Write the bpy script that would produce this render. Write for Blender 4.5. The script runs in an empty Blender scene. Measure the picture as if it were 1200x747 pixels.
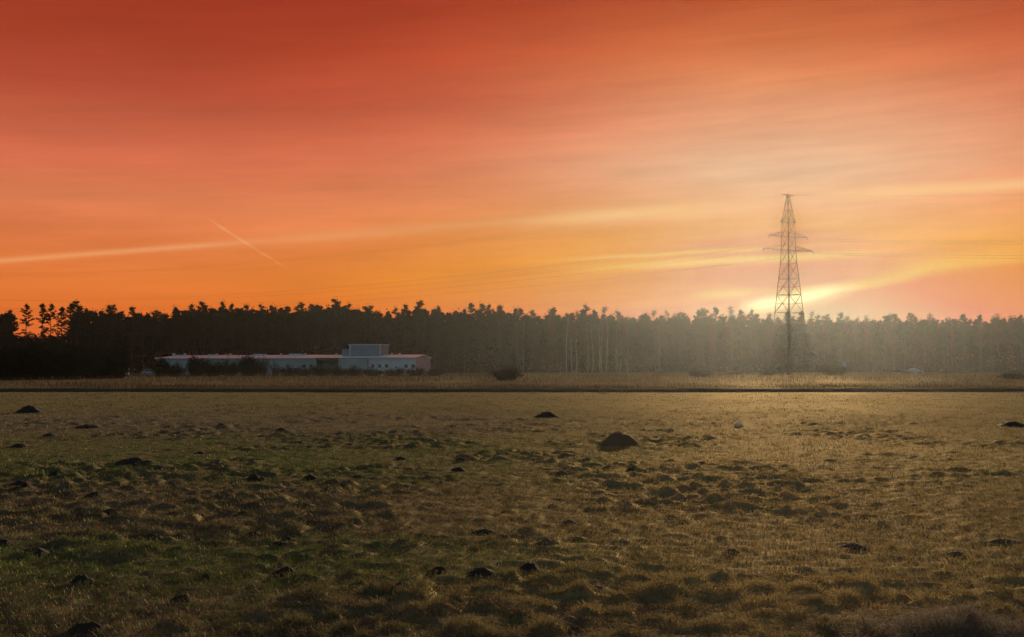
import bpy, math, random
import numpy as np
from mathutils import Vector, Matrix

random.seed(7)
RNG = np.random.default_rng(11)
SC = bpy.context.scene
COL = SC.collection
R = math.radians

# ------------------------------------------------------------------ camera
F = 1448.0            # focal length in pixels of the 1200 px wide photograph
EYE = 1.7
PITCH = math.atan(58.5 / F)
cam = bpy.data.cameras.new('camera')
cam.sensor_fit = 'HORIZONTAL'
cam.angle = 2 * math.atan(600 / F)
cam.clip_start = 0.1
cam.clip_end = 6000
camo = bpy.data.objects.new('camera', cam)
COL.objects.link(camo)
camo.location = (0, 0, EYE)
camo.rotation_euler = (math.pi / 2 + PITCH, 0, 0)
SC.camera = camo


def pix_dir(px, py):
    cx, cy = (px - 600) / F, (373.5 - py) / F
    c, s = math.cos(PITCH), math.sin(PITCH)
    v = Vector((cx, c - cy * s, s + cy * c))
    return v.normalized()


def lat(px, d):
    """sideways position at a distance d for a bearing read off the photograph"""
    return (px - 600) / F * d


def dist(py):
    return EYE * F / (py - 432.0)


# ------------------------------------------------------------------ bookkeeping
def tag(o, label=None, cat=None, group=None, kind=None):
    if label: o['label'] = label
    if cat: o['category'] = cat
    if group: o['group'] = group
    if kind: o['kind'] = kind
    return o


def empty(name, loc=(0, 0, 0), rz=0.0):
    o = bpy.data.objects.new(name, None)
    o.empty_display_size = 0.3
    COL.objects.link(o)
    o.location = loc
    o.rotation_euler = (0, 0, rz)
    return o


def link(name, me, parent=None, loc=None):
    o = bpy.data.objects.new(name, me)
    COL.objects.link(o)
    if parent is not None: o.parent = parent
    if loc is not None: o.location = loc
    return o


def kids(o):
    return [c for c in COL.objects if c.parent == o]


def copy_thing(src, parts, loc, rz, scale):
    r = src.copy()
    COL.objects.link(r)
    r.location = loc
    r.rotation_euler = (0, 0, rz)
    r.scale = scale
    for p in parts:
        c = p.copy()
        COL.objects.link(c)
        c.parent = r
    return r


# ------------------------------------------------------------------ numpy meshes
def np_mesh(name, verts, faces, mat=None, smooth=False, cols=None):
    """faces: a list of (n, k) index arrays"""
    me = bpy.data.meshes.new(name)
    verts = np.asarray(verts, np.float32)
    me.vertices.add(len(verts))
    me.vertices.foreach_set('co', verts.ravel())
    idx, start, tot = [], [], []
    at = 0
    for f in faces:
        f = np.asarray(f, np.int32)
        if not len(f): continue
        n, k = f.shape
        idx.append(f.ravel())
        start.append(at + np.arange(n, dtype=np.int32) * k)
        tot.append(np.full(n, k, np.int32))
        at += n * k
    idx = np.concatenate(idx); start = np.concatenate(start); tot = np.concatenate(tot)
    me.loops.add(len(idx))
    me.loops.foreach_set('vertex_index', idx)
    me.polygons.add(len(start))
    me.polygons.foreach_set('loop_start', start)
    me.polygons.foreach_set('loop_total', tot)
    me.polygons.foreach_set('use_smooth', np.full(len(start), smooth, bool))
    if cols is not None:
        a = me.attributes.new('tint', 'FLOAT_COLOR', 'POINT')
        c = np.ones((len(verts), 4), np.float32)
        c[:, :3] = cols
        a.data.foreach_set('color', c.ravel())
    me.update(calc_edges=True)
    me.validate()
    if mat is not None: me.materials.append(mat)
    return me


class MB:
    """collects boxes, bars, tubes and loose quads into one mesh"""
    def __init__(s):
        s.v = []; s.f3 = []; s.f4 = []; s.n = 0

    def add(s, v, f):
        f = np.asarray(f, np.int64) + s.n
        s.v.append(np.asarray(v, float)); s.n += len(v)
        (s.f4 if f.shape[1] == 4 else s.f3).append(f)

    def box(s, a, b):
        x0, y0, z0 = a; x1, y1, z1 = b
        v = [(x0, y0, z0), (x1, y0, z0), (x1, y1, z0), (x0, y1, z0), (x0, y0, z1), (x1, y0, z1), (x1, y1, z1), (x0, y1, z1)]
        s.add(v, [(3, 2, 1, 0), (4, 5, 6, 7), (0, 1, 5, 4), (1, 2, 6, 5), (2, 3, 7, 6), (3, 0, 4, 7)])
        return s

    def tube(s, pts, rad, k=5):
        pts = np.asarray(pts, float)
        rad = np.broadcast_to(np.asarray(rad, float), (len(pts),))
        t = np.gradient(pts, axis=0)
        t /= np.linalg.norm(t, axis=1, keepdims=True) + 1e-9
        ref = np.where(np.abs(t[:, 2:3]) > .9, np.array([[1., 0, 0]]), np.array([[0, 0, 1.]]))
        a = np.cross(t, ref); a /= np.linalg.norm(a, axis=1, keepdims=True)
        b = np.cross(t, a)
        ang = np.arange(k) / k * 2 * math.pi
        ring = pts[:, None] + rad[:, None, None] * (np.cos(ang)[None, :, None] * a[:, None] + np.sin(ang)[None, :, None] * b[:, None])
        n = len(pts)
        f = []
        for i in range(n - 1):
            for j in range(k):
                f.append((i * k + j, i * k + (j + 1) % k, (i + 1) * k + (j + 1) % k, (i + 1) * k + j))
        s.add(ring.reshape(-1, 3), f)
        return s

    def bar(s, p, q, r):
        return s.tube([p, q], r, 4)

    def poly_prism(s, prof, y0, y1):
        """closed profile in x,z pushed along y (fan caps)"""
        n = len(prof)
        v = [(x, y0, z) for x, z in prof] + [(x, y1, z) for x, z in prof]
        s.add(v, [(i, (i + 1) % n, n + (i + 1) % n, n + i) for i in range(n)])
        cx = sum(p[0] for p in prof) / n; cz = sum(p[1] for p in prof) / n
        for y, base in ((y0, 0), (y1, n)):
            vv = [(x, y, z) for x, z in prof] + [(cx, y, cz)]
            s.add(vv, [(i, (i + 1) % n, n) for i in range(n)])
        return s

    def leaves(s, cen, size, rng):
        """small randomly turned quads about the given centres"""
        cen = np.asarray(cen, float); n = len(cen)
        a = rng.normal(size=(n, 3)); a /= np.linalg.norm(a, axis=1, keepdims=True)
        b = np.cross(a, rng.normal(size=(n, 3))); b /= np.linalg.norm(b, axis=1, keepdims=True)
        sz = np.broadcast_to(np.asarray(size, float), (n,))[:, None] * rng.uniform(.6, 1.25, (n, 1))
        a = a * sz * .5; b = b * sz * .32
        v = np.stack([cen - a, cen + b * 1.0, cen + a, cen - b], 1).reshape(-1, 3)
        f = np.arange(n * 4).reshape(n, 4)
        s.add(v, f)
        return s

    def twigs(s, p, q, w, rng):
        """flat slivers from p to q, tapering to a point"""
        p = np.asarray(p, float); q = np.asarray(q, float); n = len(p)
        d = q - p
        side = np.cross(d, rng.normal(size=(n, 3))); side /= np.linalg.norm(side, axis=1, keepdims=True) + 1e-9
        w = np.broadcast_to(np.asarray(w, float), (n,))[:, None]
        v = np.stack([p - side * w, p + side * w, q], 1).reshape(-1, 3)
        s.add(v, np.arange(n * 3).reshape(n, 3))
        return s

    def data(s):
        fs = []
        if s.f4: fs.append(np.concatenate(s.f4))
        if s.f3: fs.append(np.concatenate(s.f3))
        return np.concatenate(s.v), fs

    def mesh(s, name, mat, smooth=False):
        v, fs = s.data()
        return np_mesh(name, v, fs, mat, smooth)

    def build(s, name, mat, parent=None, smooth=False):
        return link(name, s.mesh(name, mat, smooth), parent)


def _hash(ix, iy, seed):
    h = (ix * 374761393 + iy * 668265263 + seed * 1442695041) & 0xFFFFFFFF
    h = ((h ^ (h >> 13)) * 1274126177) & 0xFFFFFFFF
    return ((h ^ (h >> 16)) & 0xFFFFFF) / float(0xFFFFFF)


def vnoise(x, y, seed=0):
    x = np.asarray(x, float); y = np.asarray(y, float)
    ix = np.floor(x).astype(np.int64); iy = np.floor(y).astype(np.int64)
    fx = x - ix; fy = y - iy
    fx = fx * fx * fx * (fx * (fx * 6 - 15) + 10); fy = fy * fy * fy * (fy * (fy * 6 - 15) + 10)
    a = _hash(ix, iy, seed); b = _hash(ix + 1, iy, seed); c = _hash(ix, iy + 1, seed); d = _hash(ix + 1, iy + 1, seed)
    return (a * (1 - fx) + b * fx) * (1 - fy) + (c * (1 - fx) + d * fx) * fy


def fbm(x, y, seed=0, n=3):
    s = 0; a = .5; t = 0
    for i in range(n):
        s = s + a * vnoise(x * 2 ** i + 17.3 * i, y * 2 ** i - 9.1 * i, seed + i); t += a; a *= .5
    return s / t


def sstep(a, b, x):
    t = np.clip((np.asarray(x, float) - a) / (b - a), 0, 1)
    return t * t * (3 - 2 * t)


# ------------------------------------------------------------------ materials
def new_mat(name):
    m = bpy.data.materials.new(name)
    m.use_nodes = True
    nt = m.node_tree
    nt.nodes.clear()
    out = nt.nodes.new('ShaderNodeOutputMaterial')
    return m, nt, out


def N(nt, typ, **kw):
    n = nt.nodes.new(typ)
    for k, v in kw.items():
        if k.startswith('i_'):
            n.inputs[k[2:].replace('_', ' ')].default_value = v
        else:
            setattr(n, k, v)
    return n


def surface(name, c1, c2, scale=3.0, rough=.7, metallic=0.0, spec=.3, bump=0.0, detail=5.0):
    m, nt, out = new_mat(name)
    tc = N(nt, 'ShaderNodeTexCoord')
    no = N(nt, 'ShaderNodeTexNoise', i_Scale=scale, i_Detail=detail, i_Roughness=.6)
    nt.links.new(tc.outputs['Object'], no.inputs['Vector'])
    mr = N(nt, 'ShaderNodeMapRange'); mr.inputs['From Min'].default_value = .3; mr.inputs['From Max'].default_value = .7
    nt.links.new(no.outputs['Fac'], mr.inputs['Value'])
    mx = N(nt, 'ShaderNodeMix', data_type='RGBA')
    mx.inputs[6].default_value = (*c1, 1); mx.inputs[7].default_value = (*c2, 1)
    nt.links.new(mr.outputs['Result'], mx.inputs[0])
    p = N(nt, 'ShaderNodeBsdfPrincipled')
    p.inputs['Roughness'].default_value = rough; p.inputs['Metallic'].default_value = metallic
    p.inputs['Specular IOR Level'].default_value = spec
    nt.links.new(mx.outputs[2], p.inputs['Base Color'])
    if bump:
        b = N(nt, 'ShaderNodeBump'); b.inputs['Strength'].default_value = .6; b.inputs['Distance'].default_value = bump
        nt.links.new(no.outputs['Fac'], b.inputs['Height']); nt.links.new(b.outputs['Normal'], p.inputs['Normal'])
    nt.links.new(p.outputs['BSDF'], out.inputs['Surface'])
    return m


def leaf(name, c1, c2, trans=.25, scale=.6):
    m, nt, out = new_mat(name)
    g = N(nt, 'ShaderNodeNewGeometry')
    no = N(nt, 'ShaderNodeTexNoise', i_Scale=scale, i_Detail=2.0)
    nt.links.new(g.outputs['Position'], no.inputs['Vector'])
    ad = N(nt, 'ShaderNodeMath', operation='MULTIPLY_ADD')
    nt.links.new(g.outputs['Random Per Island'], ad.inputs[0]); ad.inputs[1].default_value = .5
    nt.links.new(no.outputs['Fac'], ad.inputs[2])
    mr = N(nt, 'ShaderNodeMapRange'); mr.inputs['From Min'].default_value = .35; mr.inputs['From Max'].default_value = 1.15
    nt.links.new(ad.outputs[0], mr.inputs['Value'])
    mx = N(nt, 'ShaderNodeMix', data_type='RGBA')
    mx.inputs[6].default_value = (*c1, 1); mx.inputs[7].default_value = (*c2, 1)
    nt.links.new(mr.outputs['Result'], mx.inputs[0])
    d = N(nt, 'ShaderNodeBsdfDiffuse'); t = N(nt, 'ShaderNodeBsdfTranslucent')
    nt.links.new(mx.outputs[2], d.inputs['Color']); nt.links.new(mx.outputs[2], t.inputs['Color'])
    ms = N(nt, 'ShaderNodeMixShader'); ms.inputs[0].default_value = trans
    nt.links.new(d.outputs[0], ms.inputs[1]); nt.links.new(t.outputs[0], ms.inputs[2])
    nt.links.new(ms.outputs[0], out.inputs['Surface'])
    return m


def turf(name, trans, gloss, rough, bump, fine):
    """meadow plants: colour, painted glow and shade included, comes from the mesh; a rough sheen like dry stalks"""
    m, nt, out = new_mat(name)
    at = N(nt, 'ShaderNodeAttribute', attribute_name='tint')
    g = N(nt, 'ShaderNodeNewGeometry')
    no = N(nt, 'ShaderNodeTexNoise', i_Scale=fine, i_Detail=6.0, i_Roughness=.7)
    nt.links.new(g.outputs['Position'], no.inputs['Vector'])
    mr = N(nt, 'ShaderNodeMapRange'); mr.inputs['From Min'].default_value = .3; mr.inputs['From Max'].default_value = .72
    mr.inputs['To Min'].default_value = .5; mr.inputs['To Max'].default_value = 1.5
    nt.links.new(no.outputs['Fac'], mr.inputs['Value'])
    mul = N(nt, 'ShaderNodeVectorMath', operation='SCALE')
    nt.links.new(at.outputs['Color'], mul.inputs[0]); nt.links.new(mr.outputs['Result'], mul.inputs['Scale'])
    d = N(nt, 'ShaderNodeBsdfDiffuse'); t = N(nt, 'ShaderNodeBsdfTranslucent'); gl = N(nt, 'ShaderNodeBsdfGlossy')
    gl.distribution = 'GGX'
    gl.inputs['Roughness'].default_value = rough
    nt.links.new(mul.outputs[0], d.inputs['Color']); nt.links.new(mul.outputs[0], t.inputs['Color'])
    gl.inputs['Color'].default_value = (.70, .52, .30, 1)
    m1 = N(nt, 'ShaderNodeMixShader'); m1.inputs[0].default_value = trans
    nt.links.new(d.outputs[0], m1.inputs[1]); nt.links.new(t.outputs[0], m1.inputs[2])
    m2 = N(nt, 'ShaderNodeMixShader'); m2.inputs[0].default_value = gloss
    nt.links.new(m1.outputs[0], m2.inputs[1]); nt.links.new(gl.outputs[0], m2.inputs[2])
    if bump:
        b = N(nt, 'ShaderNodeBump'); b.inputs['Strength'].default_value = .8; b.inputs['Distance'].default_value = bump
        nt.links.new(no.outputs['Fac'], b.inputs['Height'])
        for n in (d, gl): nt.links.new(b.outputs['Normal'], n.inputs['Normal'])
    nt.links.new(m2.outputs[0], out.inputs['Surface'])
    return m


M = {
    'field': turf('meadow_turf', 0.0, .20, .74, .012, 9.0),
    'grass': turf('meadow_grass', .32, .22, .66, 0, 2.0),
    'reed': turf('dry_reed', .30, .07, .65, 0, .8),
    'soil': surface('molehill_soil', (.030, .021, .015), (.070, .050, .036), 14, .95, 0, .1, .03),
    'soil_brown_veil': surface('brown_veil_soil', (.14, .085, .045), (.24, .15, .08), 14, .95, 0, .1, .03),  # lighter soil copy with the glow veil painted into its colour
    'bark': surface('pine_bark', (.014, .011, .009), (.030, .023, .018), 2, .9, 0, .1),
    'birch_bark': surface('birch_bark', (.10, .09, .08), (.28, .25, .22), 1.5, .8, 0, .2),
    'needle': leaf('pine_needles', (.006, .011, .006), (.020, .030, .013), .08),
    'twig': leaf('bare_twigs', (.022, .014, .010), (.05, .032, .024), .12),
    'bush': leaf('shrub_twigs', (.008, .010, .007), (.022, .022, .014), .15),
    'wood': leaf('undergrowth', (.005, .008, .005), (.014, .017, .010), .06),
    'steel': surface('galvanised_steel', (.06, .036, .026), (.10, .06, .045), 2, .9, 0, .1),
    'wire': surface('wire_aluminium', (.12, .10, .09), (.18, .15, .13), 1, .55, .5, .4),
    'glass_ins': surface('insulator_glass', (.05, .06, .06), (.10, .11, .11), 4, .2, 0, .6),
    'concrete': surface('concrete', (.20, .19, .18), (.32, .30, .28), 2, .9, 0, .2),
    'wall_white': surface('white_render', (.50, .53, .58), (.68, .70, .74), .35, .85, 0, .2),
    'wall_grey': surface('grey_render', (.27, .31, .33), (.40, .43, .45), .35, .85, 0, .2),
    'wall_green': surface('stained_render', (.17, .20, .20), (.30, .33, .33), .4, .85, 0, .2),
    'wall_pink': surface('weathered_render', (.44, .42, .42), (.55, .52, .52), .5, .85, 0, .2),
    'roof': surface('pale_roof_sheet', (.78, .76, .74), (.92, .90, .88), .5, .38, .7, .5),
    'block': surface('roof_block_sheet', (.20, .23, .29), (.28, .32, .38), .6, .7, 0, .3),
    'dark': surface('dark_opening', (.008, .008, .009), (.015, .015, .016), 3, .3, 0, .5),
    'door': surface('green_door_paint', (.05, .13, .08), (.08, .19, .12), 1, .6, 0, .3),
    'metal_trim': surface('pale_trim', (.45, .44, .43), (.6, .58, .56), 2, .5, .2, .4),
    'car_white': surface('white_car_paint', (.72, .72, .72), (.8, .8, .8), .5, .3, 0, .5),
    'tyre': surface('tyre_rubber', (.015, .015, .015), (.025, .025, .025), 5, .9, 0, .2),
    'rim': surface('wheel_rim', (.4, .4, .4), (.5, .5, .5), 3, .35, .7, .5),
    'lamp_red': surface('tail_lamp_red', (.25, .02, .02), (.32, .03, .03), 3, .3, 0, .5),
    'lamp_clear': surface('head_lamp_clear', (.6, .6, .6), (.7, .7, .7), 3, .15, 0, .6),
    'board': surface('pale_board', (.55, .57, .6), (.7, .72, .75), 2, .7, 0, .3),
    'timber': surface('grey_timber', (.10, .08, .065), (.18, .15, .12), 4, .9, 0, .2),
    'litter': leaf('white_litter', (.6, .56, .5), (.85, .8, .74), .6, 14),
}

# ------------------------------------------------------------------ terrain
DITCH = 88.0
BIG_MOUNDS = []


def ditch_y(x):
    x = np.asarray(x, float)
    return DITCH + .012 * x + 3.0 * (fbm(x / 34.0, 0 * x + 3.3, 77) - .5) + 1.3 * (fbm(x / 4.0, 0 * x + 7.3, 78) - .5)


def height(x, y):
    x = np.asarray(x, float); y = np.asarray(y, float)
    d = np.hypot(x, y)
    edge = ditch_y(x)
    t = y - edge
    field = 1 - sstep(-1, .3, t)
    near = 1 - sstep(22, 70, d)
    n1 = vnoise(x / .24, y / .27, 1); n2 = vnoise(x / .13, y / .15, 2); n3 = vnoise(x / .7, y / .9, 3)
    patch = sstep(.32, .62, fbm(x / 3.1, y / 4.0, 5))
    tus = np.clip(n1 - .5, 0, 1) * .13 + np.clip(n2 - .45, 0, 1) * .085 + np.clip(n3 - .7, 0, 1) * .03
    h = tus * (.15 + .95 * patch) * (.15 + .85 * near) + .10 * (fbm(x / 14, y / 20, 8) - .5) + .03 * (vnoise(x / .1, y / .13, 9) - .5) * near
    h = h * field
    # the ditch and the meadow beyond
    trench = -(.45 + .5 * fbm(x / 7, 0 * x + 1.1, 79)) * (1 - .65 * sstep(-8, 16, x)) * sstep(0, 1.6, t) * (1 - sstep(2.6, 3.9, t))
    far = (.16 + .12 * fbm(x / 5, y / 9, 21)) * sstep(2.8, 4.2, t)
    return h + trench + far


C_GREEN = np.array([.036, .078, .005])
C_OLIVE = np.array([.058, .076, .011])
C_PALE = np.array([.54, .36, .125])  # pale grass, also used to paint the low-sun glow
C_STRAW = np.array([.165, .118, .055])
C_BROWN = np.array([.066, .050, .020])
C_GREY = np.array([.080, .064, .050])
C_DARK = np.array([.012, .011, .006])


def mixc(a, b, t):
    return a * (1 - t[..., None]) + b * t[..., None]


def turf_mix(x, y):
    """how green, straw or bare the meadow is at a spot, plus painted glow and shade"""
    x = np.asarray(x, float); y = np.asarray(y, float)
    d = np.maximum(y, 3.0)
    big = fbm(x / 9 + 3, y / 13, 31, 3)
    mid = fbm(x / 2.2, y / 3.4, 41, 3)
    small = vnoise(x / .35, y / .5, 51)
    # long strips across the meadow: mown tan strip by the ditch, grey strip, green strips, tussocky straw
    def strip(a, b, s=.18):
        l = np.log(d) + .10 * (fbm(x / 12, y / 12, 61) - .5)
        return sstep(math.log(a) - s, math.log(a) + s, l) * (1 - sstep(math.log(b) - s, math.log(b) + s, l))
    tan = strip(52, 100, .1)
    grey = strip(32, 48, .08) * sstep(.42, .6, big + .25 * (x < 0) - .1)
    green = np.clip(strip(19.5, 31, .1) + .75 * strip(10.0, 12.2, .06) * sstep(.4, .6, big), 0, 1)
    straw = np.clip(strip(12.2, 17.5, .08) + .8 * strip(6, 9.0, .08), 0, 1)
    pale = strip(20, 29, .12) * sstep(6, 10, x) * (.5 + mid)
    c = mixc(np.broadcast_to(C_OLIVE, x.shape + (3,)), C_GREEN, np.clip(green * .9 + (mid - .5) * 1.6, 0, 1))
    c = mixc(c, C_BROWN, np.clip(straw * .55 + (big - .5) * 1.8 + (small - .6) * .7, 0, .9))
    c = mixc(c, C_STRAW * .75, np.clip(tan * .22 + (small - .55) * straw, 0, .8))
    tuft = vnoise(x / .42 + 5, y / .62, 52); tuft2 = vnoise(x / .17, y / .26 + 8, 53)
    c = mixc(c, C_DARK * 1.6, np.clip((fbm(x / .9, y / 1.5, 54) - .56) * 5, 0, .75))
    c = mixc(c, C_STRAW * 1.1, np.clip((tuft - .62) * 2.2, 0, .7) * np.clip(.25 + straw, 0, 1))
    c = c * (.62 + .85 * (.55 * tuft + .45 * tuft2))[..., None] * .78
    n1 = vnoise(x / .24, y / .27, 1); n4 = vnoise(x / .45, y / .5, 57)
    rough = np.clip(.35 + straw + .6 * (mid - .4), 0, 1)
    c = mixc(c, C_STRAW * 1.25, np.clip((.55 * n1 + .45 * n4 - .58) * 5, 0, .85) * rough)  # tussock tops paled in the colour, as if catching the sky
    c = c * (1 - .72 * np.clip((.44 - (.5 * n1 + .5 * n4)) * 6, 0, 1) * rough)[..., None]  # hollows darkened in the colour, in place of shade
    c = mixc(c, C_GREY, np.clip(grey * .8, 0, 1))
    # low-sun glow painted as a wedge of paler, drier grass
    glow_wedge = np.exp(-((x - .235 * d - 1.0 * (big - .5)) / (.165 * d + .7)) ** 2) * (.35 + .65 * sstep(5, 11, d + 3 * (big - .5)))
    c = mixc(c, C_PALE, np.clip(glow_wedge * (.80 + .6 * (mid - .5)), 0, .92))
    straw = np.clip(straw + .6 * glow_wedge, 0, 1); green = green * (1 - .6 * glow_wedge)  # the painted glow also raises straw and lowers green
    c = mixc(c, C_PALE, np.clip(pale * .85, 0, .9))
    return c, straw, green, glow_wedge


def ground():
    fine = np.concatenate([np.linspace(R(-64), R(-30), 260)[:-1], np.linspace(R(-30), R(30), 480), np.linspace(R(30), R(64), 260)[1:]])
    side = np.linspace(R(64), R(296), 50)[1:-1]
    az = np.concatenate([fine, side])
    rad = np.concatenate([[.4, .9, 1.4, 1.9], np.geomspace(2.3, 84, 640), np.linspace(84.3, 97, 60), np.geomspace(98, 900, 70)])
    A, Q = np.meshgrid(az, rad)
    # inside the fan the rings become straight rows so that the ditch stays straight
    x = Q * np.tan(np.clip(np.where(A > math.pi, A - 2 * math.pi, A), R(-64), R(64)))
    infan = np.abs(np.where(A > math.pi, A - 2 * math.pi, A)) <= R(64.01)
    X = np.where(infan, x, Q * np.sin(A) / math.cos(R(64)))
    Y = np.where(infan, Q, Q * np.cos(A) / math.cos(R(64)))
    Z = height(X, Y)
    Z = np.where(infan, Z, .06 * (fbm(X / 14, Y / 20, 8) - .5))
    nr, na = X.shape
    v = np.stack([X, Y, Z], -1).reshape(-1, 3)
    i = np.arange(nr - 1)[:, None]; j = np.arange(na)[None, :]
    a = i * na + j; b = i * na + (j + 1) % na
    q = np.stack([a, a + na, b + na, b], -1).reshape(-1, 4)
    c0 = len(v)
    v = np.vstack([v, [[0, 0, 0]]])
    jj = np.arange(na)
    t = np.stack([np.full(na, c0), jj, (jj + 1) % na], -1)
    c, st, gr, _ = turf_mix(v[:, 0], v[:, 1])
    tt = v[:, 1] - ditch_y(v[:, 0])
    bank = sstep(.1, .8, tt) * (1 - sstep(3.9, 4.6, tt))
    c = mixc(c, mixc(np.broadcast_to(C_DARK, c.shape), np.array([.10, .07, .03]), .85 * sstep(-12, 14, v[:, 0])), bank)  # bank paler to the right, haze put into its colour
    beyond = sstep(4.0, 5.0, tt)
    c = mixc(c, mixc(np.broadcast_to(np.array([.045, .030, .018]), c.shape), np.array([.07, .055, .028]), fbm(v[:, 0] / 20, v[:, 1] / 9, 71)), beyond)
    wood = sstep(370, 400, v[:, 1])
    c = mixc(c, np.array([.02, .017, .01]), wood)
    # hollows between tussocks: thatch and earth, with shade darkened into the colour
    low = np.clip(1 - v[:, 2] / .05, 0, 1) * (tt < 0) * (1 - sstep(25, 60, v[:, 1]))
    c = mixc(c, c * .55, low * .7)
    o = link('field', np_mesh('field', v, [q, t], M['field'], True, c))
    tag(o, kind='structure')
    return o


ground()


# ------------------------------------------------------------------ grass (stuff)
def blades(pos, hgt, wid, lean, cols, rng):
    n = len(pos)
    ang = rng.uniform(0, 2 * math.pi, n)
    dirv = np.stack([np.cos(ang), np.sin(ang), 0 * ang], -1)
    la = rng.uniform(0, 2 * math.pi, n)
    ln = np.stack([np.cos(la), np.sin(la), 0 * la], -1) * (lean * hgt)[:, None]
    up = np.array([0, 0, 1.0])
    w = dirv * wid[:, None] * .5
    p0 = pos - up * .015
    p1 = pos + up * (hgt * .55)[:, None] + ln * .35
    p2 = pos + up * (hgt * np.clip(1 - lean * .35, .25, 1))[:, None] + ln
    v = np.stack([p0 - w, p0 + w, p1 - w * .75, p1 + w * .75, p2], 1).reshape(-1, 3)
    b = np.arange(n)[:, None] * 5
    q = b + np.array([[0, 1, 3, 2]]); t = b + np.array([[2, 3, 4]])
    return v, q, t, np.repeat(cols, 5, 0)


def grass():
    rng = np.random.default_rng(5)
    n = 460000
    d = 1 / rng.uniform(1 / 92.0, 1 / 5.5, n)
    x = rng.uniform(-1, 1, n) * (.62 * d + 1.5)
    # grow in tufts
    m = 26000
    td = 1 / rng.uniform(1 / 92.0, 1 / 5.5, m); tx = rng.uniform(-1, 1, m) * (.62 * td + 1.5)
    pick = rng.integers(0, m, n); intuft = rng.random(n) < .6
    sp = .03 + .0022 * td[pick]
    x = np.where(intuft, tx[pick] + rng.normal(size=n) * sp, x)
    d = np.where(intuft, td[pick] + rng.normal(size=n) * sp, d)
    ok = d < ditch_y(x) + .4
    x, d = x[ok], d[ok]; n = len(x)
    e = 90000
    sd_ = rng.uniform(1.0, 42, e); sx_ = rng.uniform(.62, 1.25, e) * sd_ + rng.uniform(.5, 9, e) * np.exp(-sd_ / 14)
    x = np.concatenate([x, sx_ * np.where(rng.random(e) < .5, -1, 1)]); d = np.concatenate([d, sd_]); n = len(x)
    # around the viewpoint, and thicker on the hummocks
    e = 210000
    nx, ny = rng.uniform(-17, 17, e), rng.uniform(-8, 15, e)
    out_ = (ny < 5.6) | (np.abs(nx) > .62 * ny + 1.4)
    hx = rng.uniform(-1, 1, 420000); hd = 1 / rng.uniform(1 / 26.0, 1 / 5.5, 420000); hx = hx * (.55 * hd + 1.0)
    on = height(hx, hd) > .045
    x = np.concatenate([x, nx[out_], hx[on]]); d = np.concatenate([d, ny[out_], hd[on]]); n = len(x)
    z = height(x, d)
    c, straw, green, glow_mask = turf_mix(x, d)
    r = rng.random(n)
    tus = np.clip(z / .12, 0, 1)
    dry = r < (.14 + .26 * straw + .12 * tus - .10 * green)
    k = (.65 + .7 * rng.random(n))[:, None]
    cols = np.where(dry[:, None], (C_STRAW * .8 * (1 - glow_mask[:, None]) + C_PALE * glow_mask[:, None]) * (.7 + 1.0 * rng.random(n)[:, None]), c * k * 1.1)  # dry blades paled by the painted glow
    fresh = (~dry) & (rng.random(n) < (.36 + .40 * green - .15 * straw) * (1 - .75 * glow_mask))
    cols = np.where(fresh[:, None], C_GREEN * (1.1 + 1.0 * rng.random(n)[:, None]), cols)
    hg = (.020 + .032 * rng.random(n)) * (1 + .35 * tus) * np.where(dry, 1.25, 1) * (1 + .012 * np.abs(d))
    wd = .0036 * (np.maximum(d, 5) / 8) ** .95 * (.7 + .7 * rng.random(n))
    lean = np.where(dry, rng.uniform(1.0, 2.8, n), rng.uniform(.3, 1.7, n))
    # one matted clump of pale dead grass in the near corner and a dark rushy tuft
    e = 7000
    ex = 2.75 + rng.normal(size=e) * .42; ey = 7.6 + rng.normal(size=e) * .33
    ez = height(ex, ey) + .10 * np.exp(-((ex - 2.75) / .5) ** 2 - ((ey - 7.6) / .4) ** 2) * rng.random(e)
    pos = np.concatenate([np.stack([x, d, z], -1), np.stack([ex, ey, ez], -1)])
    cols = np.concatenate([cols, np.array([.26, .20, .14]) * rng.uniform(.6, 1.3, (e, 1))])
    hg = np.concatenate([hg, rng.uniform(.05, .13, e)]); wd = np.concatenate([wd, rng.uniform(.003, .005, e)])
    lean = np.concatenate([lean, rng.uniform(.8, 2.4, e)])
    v, q, t, cc = blades(pos, hg, wd, lean, cols, rng)
    o = link('grass', np_mesh('grass', v, [q, t], M['grass'], False, cc))
    tag(o, 'short tufted meadow grass, olive green and straw, over the whole field', 'grass', kind='stuff')


grass()


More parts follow.
